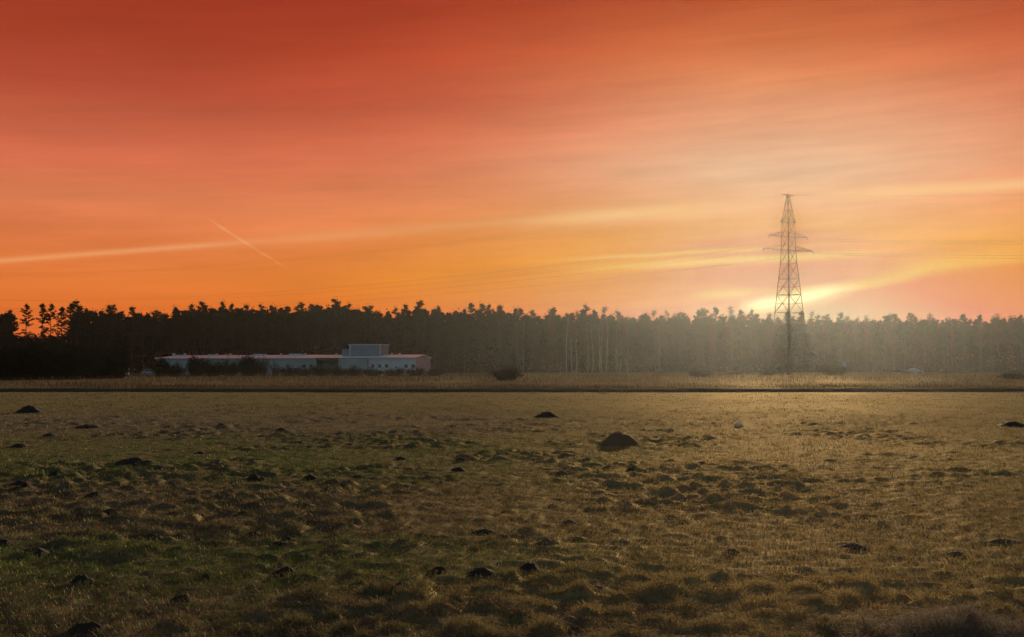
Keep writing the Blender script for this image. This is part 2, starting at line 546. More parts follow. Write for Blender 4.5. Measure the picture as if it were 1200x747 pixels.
def reeds():
    """the belt of dead tall grass beyond the ditch"""
    rng = np.random.default_rng(6)
    n = 130000
    d = 1 / rng.uniform(1 / 360.0, 1 / 92.5, n)
    front = rng.random(n) < .30
    d = np.where(front, np.where(rng.random(n) < .45, rng.uniform(87.2, 92.5, n), 92.0 + rng.exponential(5.0, n)), d)
    x = rng.uniform(-1, 1, n) * (.62 * d + 5)
    y = d + ditch_y(x) - DITCH
    cl = fbm(x / 6, y / 12, 91, 3)
    ok = (cl + .35 * rng.random(n)) > .5
    x, y, d, cl = x[ok], y[ok], d[ok], cl[ok]; n = len(x)
    z = height(x, y)
    far = sstep(110, 200, y)
    hg = np.where(y < ditch_y(x) + 3, .45, 1.0) * (.25 + .45 * rng.random(n)) * (.55 + .9 * cl) * (.5 + 1.1 * far)
    wd = .012 * (d / 90) * (.7 + .8 * rng.random(n))
    k = fbm(x / 9, y / 22, 95)
    c = mixc(np.broadcast_to(np.array([.050, .027, .016]), (n, 3)), np.array([.095, .062, .032]), sstep(.35, .65, k))
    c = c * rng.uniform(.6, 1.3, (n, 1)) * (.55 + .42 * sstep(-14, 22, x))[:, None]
    v, q, t, cc = blades(np.stack([x, y, z], -1), hg, wd, rng.uniform(.1, .7, n), c, rng)
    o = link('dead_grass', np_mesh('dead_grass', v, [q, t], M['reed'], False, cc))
    tag(o, 'belt of tall dead brown grass between the ditch and the forest', 'tall grass', kind='stuff')


reeds()


# ------------------------------------------------------------------ trees
def pine(seed, H, base, wid, dens, spiky=False):
    rng = np.random.default_rng(seed)
    tr = MB(); cr = MB()
    n = 9
    zs = np.linspace(0, H * .97, n)
    bend = np.cumsum(rng.normal(size=(n, 2)) * .10, 0)
    axis = np.column_stack([bend, zs])
    axis[0, :2] = 0
    tr.tube(axis, np.linspace(.22, .05, n), 6)
    def at(z):
        return np.array([np.interp(z, zs, axis[:, 0]), np.interp(z, zs, axis[:, 1]), z])
    nl = int(dens * 44)
    for i in range(nl):
        f = rng.random() ** .8
        z = H * (base + (1 - base) * f * .97)
        if spiky:
            L = wid * (1.05 - f) * rng.uniform(.6, 1.1) + .25
            rise = -.1
        else:
            L = wid * (math.sin(math.pi * (.10 + .74 * (1 - f) ** .9)) * .95 + .28) * rng.uniform(.35, 1.05) * (1 - .62 * f ** 4)
            rise = rng.uniform(.0, .75)
        a = rng.uniform(0, 2 * math.pi)
        p = at(z); q = p + np.array([math.cos(a) * L, math.sin(a) * L, L * rise])
        mid = (p + q) / 2 + np.array([0, 0, L * .08])
        tr.tube([p, mid, q], [.06, .04, .02], 4)
        for fr, s in ((1.0, 1.0), (.7, .85), (.4, .7)):
            c = p + (q - p) * fr
            rx = rng.uniform(.38, .72) * s * (.8 if spiky else 1); rz = rx * rng.uniform(.5, .85)
            m = int(58 * s)
            u = rng.normal(size=(m, 3)); u /= np.linalg.norm(u, axis=1, keepdims=True)
            u *= rng.random((m, 1)) ** .45
            cr.leaves(c + u * np.array([rx, rx, rz]), .27, rng)
    top = at(H * .97)
    u = rng.normal(size=(80, 3)) * np.array([.42, .42, .75]) + np.array([0, 0, -.35])
    cr.leaves(top + u, .34, rng)
    # a few dead snags on the bare stem
    for i in range(5):
        z = H * rng.uniform(.25, base); a = rng.uniform(0, 6.28); L = rng.uniform(.5, 1.4)
        p = at(z); tr.tube([p, p + np.array([math.cos(a) * L, math.sin(a) * L, -.1 * L])], [.035, .012], 3)
    return tr, cr


def birch(seed, H, wid):
    rng = np.random.default_rng(seed)
    tr = MB(); cr = MB()
    n = 8
    zs = np.linspace(0, H, n)
    axis = np.column_stack([np.cumsum(rng.normal(size=(n, 2)) * .22, 0), zs]); axis[0, :2] = 0
    tr.tube(axis, np.linspace(.20, .02, n), 6)
    P = []; Q = []; W = []
    for i in range(46):
        f = rng.random() ** .8
        z = H * (.42 + .56 * f)
        p = np.array([np.interp(z, zs, axis[:, 0]), np.interp(z, zs, axis[:, 1]), z])
        a = rng.uniform(0, 6.28); L = wid * (1.15 - f) * rng.uniform(.6, 1.1) + .3
        q = p + np.array([math.cos(a) * L, math.sin(a) * L, L * rng.uniform(.6, 1.3)])
        cr.tube([p, (p + q) / 2 + np.array([0, 0, -.1]), q], [.05, .03, .012], 3)
        for k in range(26):
            t = rng.uniform(.25, 1.0)
            s = p + (q - p) * t
            e = s + rng.normal(size=3) * np.array([.5, .5, .35]) + np.array([0, 0, .25])
            P.append(s); Q.append(e); W.append(.022)
    cr.twigs(P, Q, W, rng)
    P = np.array(P); Q = np.array(Q)
    k = rng.random(len(P)) < .5
    cr.leaves(Q[k], .16, rng)
    return tr, cr


def shrub(seed, H, wid, dense, leafy):
    rng = np.random.default_rng(seed)
    st = MB(); cr = MB()
    P = []; Q = []; W = []; L = []
    for i in range(int(26 * dense)):
        a = rng.uniform(0, 6.28); r = wid * math.sqrt(rng.random()) * .5
        h = H * rng.uniform(.55, 1.0) * math.sqrt(max(.15, 1 - (r / (wid * .52)) ** 2))
        b = np.array([math.cos(a) * r * .35, math.sin(a) * r * .35, 0]); e = np.array([math.cos(a) * r, math.sin(a) * r, h])
        m = (b + e) / 2 + np.array([0, 0, h * .12]) + rng.normal(size=3) * .1
        st.tube([b, m, e], [.05, .03, .01], 3)
        for k in range(34):
            t = rng.uniform(.12, 1.0)
            s = (b + (m - b) * t * 2) if t < .5 else (m + (e - m) * (t * 2 - 1))
            f = s + rng.normal(size=3) * np.array([.30, .30, .26]) * (H / 3) ** .5 + np.array([0, 0, .22 * (H / 3) ** .5])
            f[2] = max(f[2], .05)
            P.append(s); Q.append(f); W.append(.018)
            L.append(f)
    cr.twigs(P, Q, W, rng)
    L = np.array(L)
    for k in range(leafy):
        cr.leaves(L + rng.normal(size=L.shape) * .16, .24, rng)
    return st, cr


PINES = []
specs = [(101, 22.5, .36, 2.5, 1.0, False), (102, 23.5, .42, 2.8, .95, False), (103, 21.0, .38, 2.2, 1.1, False),
         (104, 22.0, .46, 3.0, .85, False), (105, 24.0, .38, 2.4, 1.0, False), (106, 20.0, .36, 2.6, 1.1, False),
         (107, 21.5, .30, 2.3, 1.7, True), (108, 23.0, .56, 2.7, .75, False), (109, 22.0, .40, 2.1, .9, False)]
PINE_SRC = []
for s in specs:
    t, c = pine(*s)
    PINE_SRC.append((t, c))
    PINES.append((t.mesh('pine_trunk', M['bark']), c.mesh('pine_crown', M['needle'])))
BIRCHES = []
BIRCH_SRC = []
for s in ((201, 20.5, 2.2), (202, 19.0, 2.6), (203, 21.5, 1.9)):
    t, c = birch(*s)
    BIRCH_SRC.append((t, c))
    BIRCHES.append((t.mesh('birch_trunk', M['birch_bark']), c.mesh('birch_crown', M['twig']), t))

BIRCH_DARK = [t.mesh('birch_trunk', M['bark']) for t, c in BIRCH_SRC]
_protos = {}


def plant(name, key, meshes, part_names, loc, rz, scale, label, cat, group):
    """first use builds the thing with its parts; later uses copy thing and parts"""
    if key not in _protos:
        r = empty(name, loc, rz); r.scale = scale
        ps = [link(pn, me, r) for pn, me in zip(part_names, meshes)]
        _protos[key] = (r, ps)
    else:
        src, ps = _protos[key]
        r = copy_thing(src, ps, loc, rz, scale)
    for k in ('label', 'category', 'group'):
        if k in r: del r[k]
    tag(r, label, cat, group)
    return r


# distance of the forest edge for a bearing: it recedes towards the right
def wood_d(px):
    return float(np.interp(px, [-300, 0, 400, 650, 900, 1200, 1500], [395, 400, 405, 425, 455, 480, 500]))


def region(px):
    if px < 150: return ('dark pine in the forest edge behind the black bushes', 'pines behind the black bushes')
    if px < 520: return ('dark pine in the forest edge behind the long building', 'pines behind the long building')
    if px < 660: return ('brownish pine between the building and the pale birch trunks', 'pines between building and birches')
    if px < 850: return ('hazy pine in the forest edge around the pale birch trunks', 'pines around the birches')
    if px < 1000: return ('hazy pine in the forest edge behind the lattice pylon', 'pines behind the pylon')
    return ('hazy pine in the forest edge beyond the lattice pylon', 'pines beyond the pylon')


# silhouettes: tree top heights read off the photograph (pixel column -> pixel row of the tops)
TOPX = [-200, 0, 30, 60, 100, 150, 190, 210, 260, 300, 340, 385, 425, 450, 490, 530, 580, 620, 640, 660, 700, 740, 760, 800, 830, 870, 900, 950, 1000, 1050, 1100, 1150, 1190, 1400]
TOPY = [362, 364, 359, 356, 359, 362, 363, 357, 356, 357, 358, 353, 361, 362, 357, 360, 358, 365, 364, 362, 361, 367, 364, 367, 364, 365, 368, 369, 371, 370, 370, 370, 366, 367]


def top_h(px, d):
    return EYE + (432 - np.interp(px, TOPX, TOPY)) * d / F


rng = np.random.default_rng(77)
n_tree = 0
special = [(6, 366, 2), (31, 357, 4), (49, 356, 8), (59, 356, 1), (72, 360, 8), (84, 358, 3)]
names_sp = ['pine at the far edge of the view with its crown cut by the frame',
            'slim tall pine, first of the pines standing clear against the orange sky',
            'thinner of two close tall pines over the orange gap above the black bushes',
            'wider of two close tall pines over the orange gap above the black bushes',
            'short-crowned pine closing the orange gap beside the close pair of tall pines',
            'broad dark pine just past the orange gap above the black bushes']
for (px, top, v), lab in zip(special, names_sp):
    d = 385 + rng.uniform(-4, 4)
    H = EYE + (432 - top) * d / F
    s = H / specs[v][1]
    plant('pine_tree', ('pine', v), PINES[v], ('trunk', 'crown'), (lat(px, d), d, 0), rng.uniform(0, 6.28), (s, s, s), lab, 'pine tree', 'pines against the orange sky')
    n_tree += 1
for row, (off, step) in enumerate(((0, 17.5), (7, 17.5), (15, 18.0))):
    px = -175 + row * 6
    while px < 1385:
        px += step * rng.uniform(.6, 1.4)
        if 12 < px < 88: continue
        d = wood_d(px) + off + rng.uniform(-3, 3)
        H = top_h(px, d) * (rng.uniform(.87, 1.06) if row else rng.uniform(.84, 1.04))
        lab, grp = region(px)
        bare = px > 630 and rng.random() < (.30 if px > 740 else .18)
        if bare:
            v = int(rng.integers(0, 3)); s = H / (20.5, 19.0, 21.5)[v]
            plant('birch_tree', ('birch_far', v), (BIRCH_DARK[v], BIRCHES[v][1]), ('trunk', 'crown'), (lat(px, d), d, 0), rng.uniform(0, 6.28), (s, s, s),
                  'leafless hazy birch with reddish twigs, in the forest edge ' + ('near pale trunks' if px < 850 else 'around the pylon'), 'birch tree',
                  'birches around the pale trunks' if px < 850 else 'birches behind and beyond the pylon')
        else:
            v = int(rng.integers(0, len(specs))); s = H / specs[v][1]
            w = s * rng.uniform(.9, 1.25)
            plant('pine_tree', ('pine', v), PINES[v], ('trunk', 'crown'), (lat(px, d), d, 0), rng.uniform(0, 6.28), (w, w, s), lab, 'pine tree', grp)
        n_tree += 1
print('trees', n_tree)

# birches with pale trunks at the edge
bl = ['lone pale-trunked birch between the long building and the group of pale birch trunks', 'thin pale birch trunk close beside the lone leaning birch']
for i, px in enumerate([607, 613, 664, 670, 676, 689, 694, 703, 706, 711, 722, 726, 735, 772]):
    d = wood_d(px) - 9 + rng.uniform(-2, 2)
    v = i % 3
    s = rng.uniform(.78, .92)
    lab = bl[i] if i < 2 else 'pale-trunked leafless birch in the row before the brown pines'
    plant('birch_tree', ('birch', v), (BIRCHES[v][0], BIRCHES[v][1]), ('trunk', 'crown'), (lat(px, d), d, 0), rng.uniform(0, 6.28), (s, s, s), lab, 'birch tree', 'pale-trunked birches at the forest edge')


def forest_mass():
    """the depth of the wood behind the trees of its edge, and the undergrowth at its foot"""
    rng = np.random.default_rng(9)
    V = []; F4 = []; F3 = []; off = 0
    parts = [c.data()[0].reshape(-1, 4, 3) for t, c in PINE_SRC]
    for row in range(5):
        px = -180 + 4 * row
        while px < 1390:
            px += rng.uniform(7, 14) if row < 3 else rng.uniform(9, 16)
            d = wood_d(px) + 22 + row * 11 + rng.uniform(-4, 4)
            H = top_h(px, wood_d(px)) * d / wood_d(px) * rng.uniform(.80, .93)
            if 14 < px < 84: continue
            v = int(rng.integers(0, len(parts)))
            q = parts[v]; q = q[rng.random(len(q)) < .30]
            c = q.mean(1, keepdims=True); q = c + (q - c) * 2.2
            s = H / specs[v][1]; a = rng.uniform(0, 6.28)
            rot = np.array([[math.cos(a), -math.sin(a), 0], [math.sin(a), math.cos(a), 0], [0, 0, 1]])
            q = (q @ rot.T) * s + np.array([lat(px, d), d, 0])
            n = len(q); V.append(q.reshape(-1, 3)); F4.append(np.arange(n * 4).reshape(n, 4) + off); off += n * 4
            mb = MB(); x, y = lat(px, d), d
            mb.tube([(x, y, 0), (x, y, H * .9)], [.22, .08], 4)
            vv, ff = mb.data(); V.append(vv); F4.append(ff[0] + off); off += len(vv)
    # undergrowth: young spruce and thicket, about half the height of the wood
    n = 330000
    px = rng.uniform(-190, 1390, n); dep = rng.uniform(3, 80, n)
    d = np.interp(px, [-300, 0, 400, 650, 900, 1200, 1500], [395, 400, 405, 425, 455, 480, 500]) + dep
    hmax = (12 + 11 * fbm(px / 9, d / 5, 15, 3)) * (.45 + .55 * sstep(3, 26, dep))
    gap = sstep(8, 16, px) * (1 - sstep(72, 92, px))
    hmax = np.where(gap > 0, np.minimum(hmax, 18 - gap * 5.2 + 1.5 * (fbm(px / 3, d / 3, 19) - .5)), hmax)
    hmax = np.minimum(hmax, top_h(px, d - dep) * .84 * d / (d - dep))
    z = hmax * rng.random(n) ** .9
    mb = MB(); mb.leaves(np.stack([(px - 600) / F * d, d, z], -1), .85, rng)
    vv, ff = mb.data(); V.append(vv); F4.append(ff[0] + off); off += len(vv)
    o = link('forest', np_mesh('forest', np.concatenate(V), [np.concatenate(F4)], M['wood']))
    tag(o, 'dark depth of the pine wood behind the trees of its edge, with undergrowth', 'forest', kind='stuff')


forest_mass()

# shrubs
SH = {}
for key, a in {'tall': (301, 5.5, 5.5, 1.7, 3), 'tall2': (302, 5.0, 6.5, 1.8, 3), 'mid': (303, 3.4, 3.6, 1.7, 3), 'mid2': (304, 3.2, 4.6, 1.7, 2), 'low': (305, 1.9, 4.0, 1.1, 1), 'bare': (306, 3.4, 3.0, 1.1, 0)}.items():
    st, cr = shrub(*a)
    mt = M['twig' if key in ('low', 'bare') else 'bush']
    SH[key] = (st.mesh('shrub_stems', mt), cr.mesh('shrub_crown', mt), a[1], a[2])


def put_shrub(kind, px, d, H, W, label, group=None, z=.2):
    st, cr, h0, w0 = SH[kind]
    sx = W / w0; sz = H / h0
    plant('shrub', ('shrub', kind), (st, cr), ('stems', 'crown'), (lat(px, d), d, z), random.uniform(0, 6.28), (sx, sx, sz), label, 'shrub', group)


gb = 'black bushes beside the long building'
lb = 'tall black bush in the dense thicket beside the long building'
for kind, px, d, H, W in (('tall', -50, 172, 5.6, 6), ('tall2', -18, 168, 5.2, 7), ('tall', 14, 170, 5.9, 6.5), ('tall2', 42, 166, 5.6, 7), ('tall', 66, 172, 5.9, 6.5),
                          ('tall2', 92, 168, 5.0, 6.5), ('tall', 112, 174, 5.2, 5.5), ('tall', 5, 162, 4.2, 6), ('tall2', 78, 162, 4.0, 6)):
    put_shrub(kind, px, d, H, W, lb, gb)
put_shrub('tall', 131, 178, 4.9, 4.6, 'last tall black bush of the thicket, next to the small white sign', gb)
put_shrub('mid', 141, 186, 5.4, 3.2, 'slim tall bush rising beside the small white sign', gb)
gf = 'dark bushes in front of the long building'
for kind, px, d, H, W, l in (('mid', 190, 236, 3.9, 3.4, 'dark bush hiding the far corner of the long building'),
                             ('mid2', 205, 228, 2.7, 4.2, 'low dark bush before the bluish wall end of the building'),
                             ('mid', 230, 238, 4.1, 4.4, 'dense dark bush before the middle of the dim wall, beside the bluish wall'),
                             ('mid2', 249, 232, 3.2, 4.8, 'wide dark bush before the dim wall section'),
                             ('mid2', 268, 240, 3.4, 4.6, 'thin dark bush before the dim wall with wall showing through'),
                             ('mid', 291, 236, 4.3, 4.6, 'tallest dense dark bush before the wall, reaching the roof edge'),
                             ('bare', 309, 238, 4.3, 3.2, 'bare twiggy bush whose stems cross the pale wall'),
                             ('bare', 322, 242, 3.3, 2.6, 'small bare bush beside the pale wall section')):
    put_shrub(kind, px, d, H, W, l, gf)
put_shrub('low', 593, 150, 1.75, 4.6, 'round brown bush alone in the dead grass past the end of the building')
put_shrub('low', 820, 212, 1.55, 5.0, 'low hazy bush alone in the dead grass between birches and pylon')
put_shrub('low', 975, 262, 2.6, 6.5, 'low hazy bush next to the small pale board')
put_shrub('low', 1188, 170, 1.0, 5.0, 'low brown bush at the edge of the view beyond the white car')
scrub = [(338, 236, 2.0, 4.6, 'low brown scrub beside the bare bush, before the pale wall'), (356, 240, 1.9, 4.6, 'low brown scrub before the wall with two small windows'),
         (376, 236, 2.2, 5.2, 'low brown scrub before the dark recessed bay'), (396, 242, 1.8, 4.6, 'low brown scrub before the corner of the projecting grey wall'),
         (415, 238, 1.9, 5.0, 'low brown scrub before the projecting grey wall'), (438, 240, 1.6, 5.0, 'low brown scrub before the first three windows of the white wall'),
         (462, 236, 1.7, 5.4, 'low brown scrub before the white wall between its window groups'), (486, 244, 1.8, 5.0, 'low brown scrub before the last two windows of the white wall'),
         (508, 240, 1.6, 4.8, 'low brown scrub before the pinkish gable end')]
for px, d, H, W, l in scrub: put_shrub('low', px, d, H, W, l, 'scrub along the foot of the building')
put_shrub('low', 900, 268, 1.4, 5.0, 'low hazy bush at the foot of the pylon')
t, c = birch(210, 7.0, 1.2)
d = 285
plant('young_tree', ('young',), (t.mesh('young_trunk', M['bark']), c.mesh('young_crown', M['twig'])), ('trunk', 'crown'), (lat(917, d), d, .2), .4, (.7, .7, .85),
      'slender bare young tree standing in front of the pylon foot', 'tree', None)


# ------------------------------------------------------------------ long building
def building():
    th = R(-13)
    PR = Vector((lat(487, 290), 290, 0))
    u = Vector((math.cos(th), math.sin(th), 0))
    root = empty('farm_building', PR + Vector((0, 0, .15)), th)
    tag(root, 'long low pale building with pinkish roof and grey roof block before the dark forest', 'building')

    def s_at(px):
        k = (px - 600) / F
        # PR - s*u on bearing k
        return (PR.x - k * PR.y) / (u.x - k * u.y)
    L = s_at(184); W = 12.4; EV = 4.05; RG = 4.72
    def wall(px0, px1, mat, y=0.0, top=EV, name='wall', lab=None):
        o = MB().box((-s_at(px0), y, -.3), (-s_at(px1), y + .3, top)).build(name, M[mat], root)
        if lab: o['label'] = lab
        return o
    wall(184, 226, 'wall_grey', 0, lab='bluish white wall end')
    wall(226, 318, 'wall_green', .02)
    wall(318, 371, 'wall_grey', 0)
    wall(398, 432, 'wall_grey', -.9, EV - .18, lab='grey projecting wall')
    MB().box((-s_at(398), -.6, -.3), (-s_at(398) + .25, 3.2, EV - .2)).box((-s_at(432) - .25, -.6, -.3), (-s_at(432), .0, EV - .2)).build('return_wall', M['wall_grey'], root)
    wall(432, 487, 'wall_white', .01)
    # recessed bay with a green door
    bx0, bx1 = -s_at(371), -s_at(398)
    MB().box((bx0, 3.2, -.3), (bx1, 3.5, EV)).box((bx0 - .3, .3, -.3), (bx0, 3.2, EV)).build('recess_wall', M['wall_green'], root)
    d0 = -s_at(384)
    dr = MB().box((d0, 3.08, 0), (d0 + 2.4, 3.2, 2.9)).build('door', M['door'], root)
    MB().box((d0 + 2.05, 3.0, 1.3), (d0 + 2.15, 3.08, 1.5)).build('handle', M['metal_trim'], dr)
    # end walls: gable pentagons, back wall
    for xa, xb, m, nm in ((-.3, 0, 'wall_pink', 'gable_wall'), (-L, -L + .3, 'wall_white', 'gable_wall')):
        g = MB()
        prof = [(.3, -.3), (W - .3, -.3), (W - .3, EV), (W / 2, RG - .08), (.3, EV)]
        g.poly_prism(prof, xa, xb)
        v, fs = g.data(); v = v[:, [1, 0, 2]]
        o = link(nm, np_mesh(nm, v, fs, M[m]), root)
        if m == 'wall_pink': o['label'] = 'pinkish gable end wall'
    MB().box((-L, W - .3, -.3), (0, W, EV)).build('back_wall', M['wall_grey'], root)
    # roof: two shallow slopes with a thin edge, hipped at the far end
    hip = 3.5
    r = MB()
    ov = .35
    def slope(a, b, c, dd):
        up = np.array([0, 0, .14])
        p = np.array([a, b, c, dd], float)
        v = np.vstack([p, p + up])
        r.add(v, [(0, 3, 2, 1), (4, 5, 6, 7), (0, 1, 5, 4), (1, 2, 6, 5), (2, 3, 7, 6), (3, 0, 4, 7)])
    zr, ze = RG, EV - .0
    slope((-L - ov, -ov, ze), (.25, -ov, ze), (.25, W / 2, zr), (-L + hip, W / 2, zr))
    slope((.25, W + ov, ze), (-L - ov, W + ov, ze), (-L + hip, W / 2 + .003, zr), (.25, W / 2 + .003, zr))
    r.add([(-L - ov - .004, -ov, ze + .02), (-L + hip, W / 2, zr + .02), (-L - ov - .004, W + ov, ze + .02)], [(0, 1, 2)])
    roof = r.build('roof', M['roof'], root)
    MB().box((-L - ov, -ov - .12, ze - .16), (bx0, -ov - .003, ze + .06)).box((-s_at(432), -ov - .12, ze - .16), (.25, -ov - .003, ze + .06)).build('gutter', M['metal_trim'], roof)
    MB().box((bx0, -ov - .1, ze - .5), (bx1, -ov - .003, ze + .02)).build('beam', M['dark'], root)
    # windows
    for px, wmat in ((437, 0), (445, 0), (453, 0), (476, 0), (484, 0), (357, 1), (364.5, 1)):
        x = -s_at(px); y = .01 if wmat == 0 else 0
        fr = MB()
        z0, z1, hw = 1.75, 2.5, .36
        fr.box((x - hw - .07, y - .06, z0 - .07), (x + hw + .07, y - .003, z0)).box((x - hw - .07, y - .06, z1), (x + hw + .07, y - .003, z1 + .07))
        fr.box((x - hw - .07, y - .06, z0), (x - hw, y - .003, z1)).box((x + hw, y - .06, z0), (x + hw + .07, y - .003, z1))
        fo = fr.build('window', M['metal_trim'], root)
        MB().box((x - hw, y - .03, z0), (x + hw, y - .004, z1)).build('pane', M['dark'], fo)
    # the grey block on the roof with a lower annex
    b = MB().box((-s_at(402.5), 3.6, RG - .8), (-s_at(441), 9.0, 7.15)).build('roof_block', M['block'], root)
    MB().box((-s_at(402), 3.45, 7.15), (-s_at(441.8), 9.15, 7.38)).build('parapet', M['metal_trim'], b)
    MB().box((-s_at(403.5), 3.5, RG - .6), (-s_at(405), 3.597, 7.15)).box((-s_at(439), 3.5, RG - .6), (-s_at(440.5), 3.597, 7.15)).build('corner_post', M['metal_trim'], b)
    MB().box((-s_at(393.5), 4.2, RG - .7), (-s_at(402.5) - .01, 8.2, 6.3)).build('roof_annex', M['block'], root)
    # roof vents, skylights
    def vent(px, h=.55, w=.22):
        x = -s_at(px - 9)
        v = MB().box((x - w, W / 2 - 1.2, RG - .4), (x + w, W / 2 - .7, RG + h)).build('roof_vent', M['metal_trim'], roof)
    for px in (200.5, 214, 252, 268, 328, 357, 394, 460, 469.5):
        vent(px, .5 if px > 220 else .62, .2 if px > 220 else .28)
    for p0, p1, h in ((201, 214, .22), (240, 249, .3), (293, 310, .36), (336, 353, .42)):
        MB().box((-s_at(p0 - 8) + .3, W / 2 - 1.5, RG - .5), (-s_at(p1 - 9) - .3, W / 2 + .6, RG + h)).build('skylight', M['board'], roof)
    # downpipes
    for px in (226, 318, 460):
        MB().tube([(-s_at(px), -.1, 0), (-s_at(px), -.1, EV - .17)], .06, 6).build('downpipe', M['metal_trim'], root)


building()


# ------------------------------------------------------------------ pylon
PYX, PYD = lat(925, 310), 310.0
PY_R = R(30)                       # bearing of the cross arms


def pylon():
    root = empty('lattice_pylon', (PYX, PYD, .2), PY_R)
    tag(root, 'tall slim steel lattice pylon rising above the forest against the bright glow', 'pylon')
    Z = [0, 5.5, 10.5, 15.5, 20.0, 24.0, 27.8, 31.2, 34.6, 38.2, 41.4, 45.2]
    A = [3.75, 3.30, 2.88, 2.47, 2.10, 1.77, 1.45, 1.28, 1.22, 1.10, .70, .22]
    cor = [(-1, -1), (1, -1), (1, 1), (-1, 1)]
    pt = lambda i, k: np.array([cor[k][0] * A[i], cor[k][1] * A[i], Z[i]])
    for k in range(4):
        MB().tube([pt(i, k) for i in range(len(Z))], np.linspace(.14, .07, len(Z)), 4).build('leg', M['steel'], root)
        p = pt(0, k)
        MB().box((p[0] - .5, p[1] - .5, -.5), (p[0] + .5, p[1] + .5, .25)).build('foundation', M['concrete'], root)
    br = MB()
    for i in range(len(Z) - 1):
        for k in range(4):
            a, b = pt(i, k), pt(i, (k + 1) % 4); c, d = pt(i + 1, k), pt(i + 1, (k + 1) % 4)
            r = .06 if i < 6 else .045
            br.bar(a, d, r); br.bar(b, c, r)
            if i: br.bar(a, b, r)
            if i < 5:
                m = (a + b + c + d) / 4
                br.bar((a + c) / 2, m, .035); br.bar((b + d) / 2, m, .035)
    br.build('bracing', M['steel'], root)
    tips = []
    for z, L, a in ((31.2, 8.3, 1.28), (34.6, 6.4, 1.22), (38.2, 2.6, 1.10)):
        for sgn in (-1, 1):
            arm = MB()
            tip = np.array([sgn * L, 0, z + .15])
            base = [np.array([sgn * a, -a, z]), np.array([sgn * a, a, z]), np.array([sgn * a * .9, -a * .8, z + 1.3]), np.array([sgn * a * .9, a * .8, z + 1.3])]
            for b in base: arm.bar(b, tip, .045)
            n = 4 if L > 4 else 2
            for j in range(1, n):
                f = j / n
                q = [b + (tip - b) * f for b in base]
                for i0, i1 in ((0, 1), (0, 2), (1, 3), (2, 3)): arm.bar(q[i0], q[i1], .03)
            o = arm.build('cross_arm', M['steel'], root)
            ins = MB().tube([tip - np.array([0, 0, .02]), tip - np.array([0, 0, .35]), tip - np.array([0, 0, .7])], [.04, .09, .04], 6)
            if L > 4: ins.build('insulator', M['glass_ins'], o)
            if L > 4: tips.append((tip - np.array([0, 0, .7]), sgn, z))
    MB().bar(np.array([-1.9, 0, 45.2]), np.array([1.9, 0, 45.2]), .06).bar(np.array([0, 0, 44.8]), np.array([0, 0, 45.6]), .06).build('top_bar', M['steel'], root)
    tips.append((np.array([-1.9, 0, 45.2]), -1, 45)); tips.append((np.array([1.9, 0, 45.2]), 1, 45))
    return tips


tips = pylon()
rot = np.array([[math.cos(PY_R), -math.sin(PY_R), 0], [math.sin(PY_R), math.cos(PY_R), 0], [0, 0, 1]])
wl = {31: 'lower cross arm', 34: 'upper cross arm', 45: 'very top of the pylon'}
for tip, sgn, z in tips:
    w = rot @ tip + np.array([PYX, PYD, .2])
    pts = []
    for s in np.linspace(420, 0, 40):
        f = s / 420
        pts.append(w + np.array([-.8 * s, .6 * s, -4 * 7.0 * f * (1 - f)]))
    for s in np.linspace(0, 260, 24)[1:]:
        f = s / 260
        pts.append(w + np.array([.9 * s, -.43 * s, -4 * 5.0 * f * (1 - f)]))
    o = MB().tube(pts, .014 if z != 45 else .010, 4).build('power_line', M['wire'])
    side = 'end towards the long building' if sgn < 0 else 'end towards the white car'
    tag(o, f"thin overhead wire from the {wl[int(z)]}, {side}", 'power line', 'overhead wires of the pylon')


# ------------------------------------------------------------------ small things by the forest
def car(name, loc, rz, label, paint):
    root = empty(name, loc, rz)
    tag(root, label, 'car')
    prof = [(-2.1, .35), (2.05, .35), (2.12, .62), (2.0, .82), (1.15, .95), (-1.95, .98), (-2.14, .8)]
    b = MB().poly_prism(prof, -.85, .85).build('body', M[paint], root)
    cab = [(-1.75, .97), (.98, .94), (.35, 1.40), (-.2, 1.46), (-1.15, 1.44)]
    c = MB().poly_prism(cab, -.74, .74).build('cabin', M[paint], root)
    g = MB()
    for y in (-.75, .743):
        for x0, x1, t0, t1 in ((-1.5, -.62, -1.1, -.62), (-.52, .7, -.52, .22)):
            g.add([(x0, y, 1.0), (x1, y, 1.0), (t1, y, 1.38), (t0, y, 1.38), (x0, y + .006, 1.0), (x1, y + .006, 1.0), (t1, y + .006, 1.38), (t0, y + .006, 1.38)],
                  [(0, 1, 2, 3), (7, 6, 5, 4), (0, 4, 5, 1), (1, 5, 6, 2), (2, 6, 7, 3), (3, 7, 4, 0)])
    g.build('side_window', M['dark'], root)
    for x in (-1.3, 1.3):
        for y in (-.8, .8):
            a = np.linspace(0, 2 * math.pi, 15)[:-1]
            w = MB()
            prof = [(x + .32 * math.cos(t), .32 + .32 * math.sin(t)) for t in a]
            w.poly_prism(prof, y - .1, y + .1)
            wo = w.build('wheel', M['tyre'], root)
            s = -1 if y < 0 else 1
            prof = [(x + .19 * math.cos(t), .32 + .19 * math.sin(t)) for t in a]
            MB().poly_prism(prof, y + s * .101, y + s * .115).build('rim', M['rim'], wo)
    for y in (-.65, .65):
        MB().box((2.03, y - .15, .62), (2.12, y + .15, .76)).build('headlight', M['lamp_clear'], root)
        MB().box((-2.15, y - .12, .7), (-2.08, y + .12, .86)).build('tail_light', M['lamp_red'], root)
    return root


car('parked_car', (lat(1072, 330), 330, .22), R(4), 'white parked car before the hazy forest, beside the short timber fence', 'car_white')
car('parked_car', (lat(179, 258), 258, .12), R(10), 'pale parked car half hidden by the dark bush near the far corner of the building', 'wall_grey')

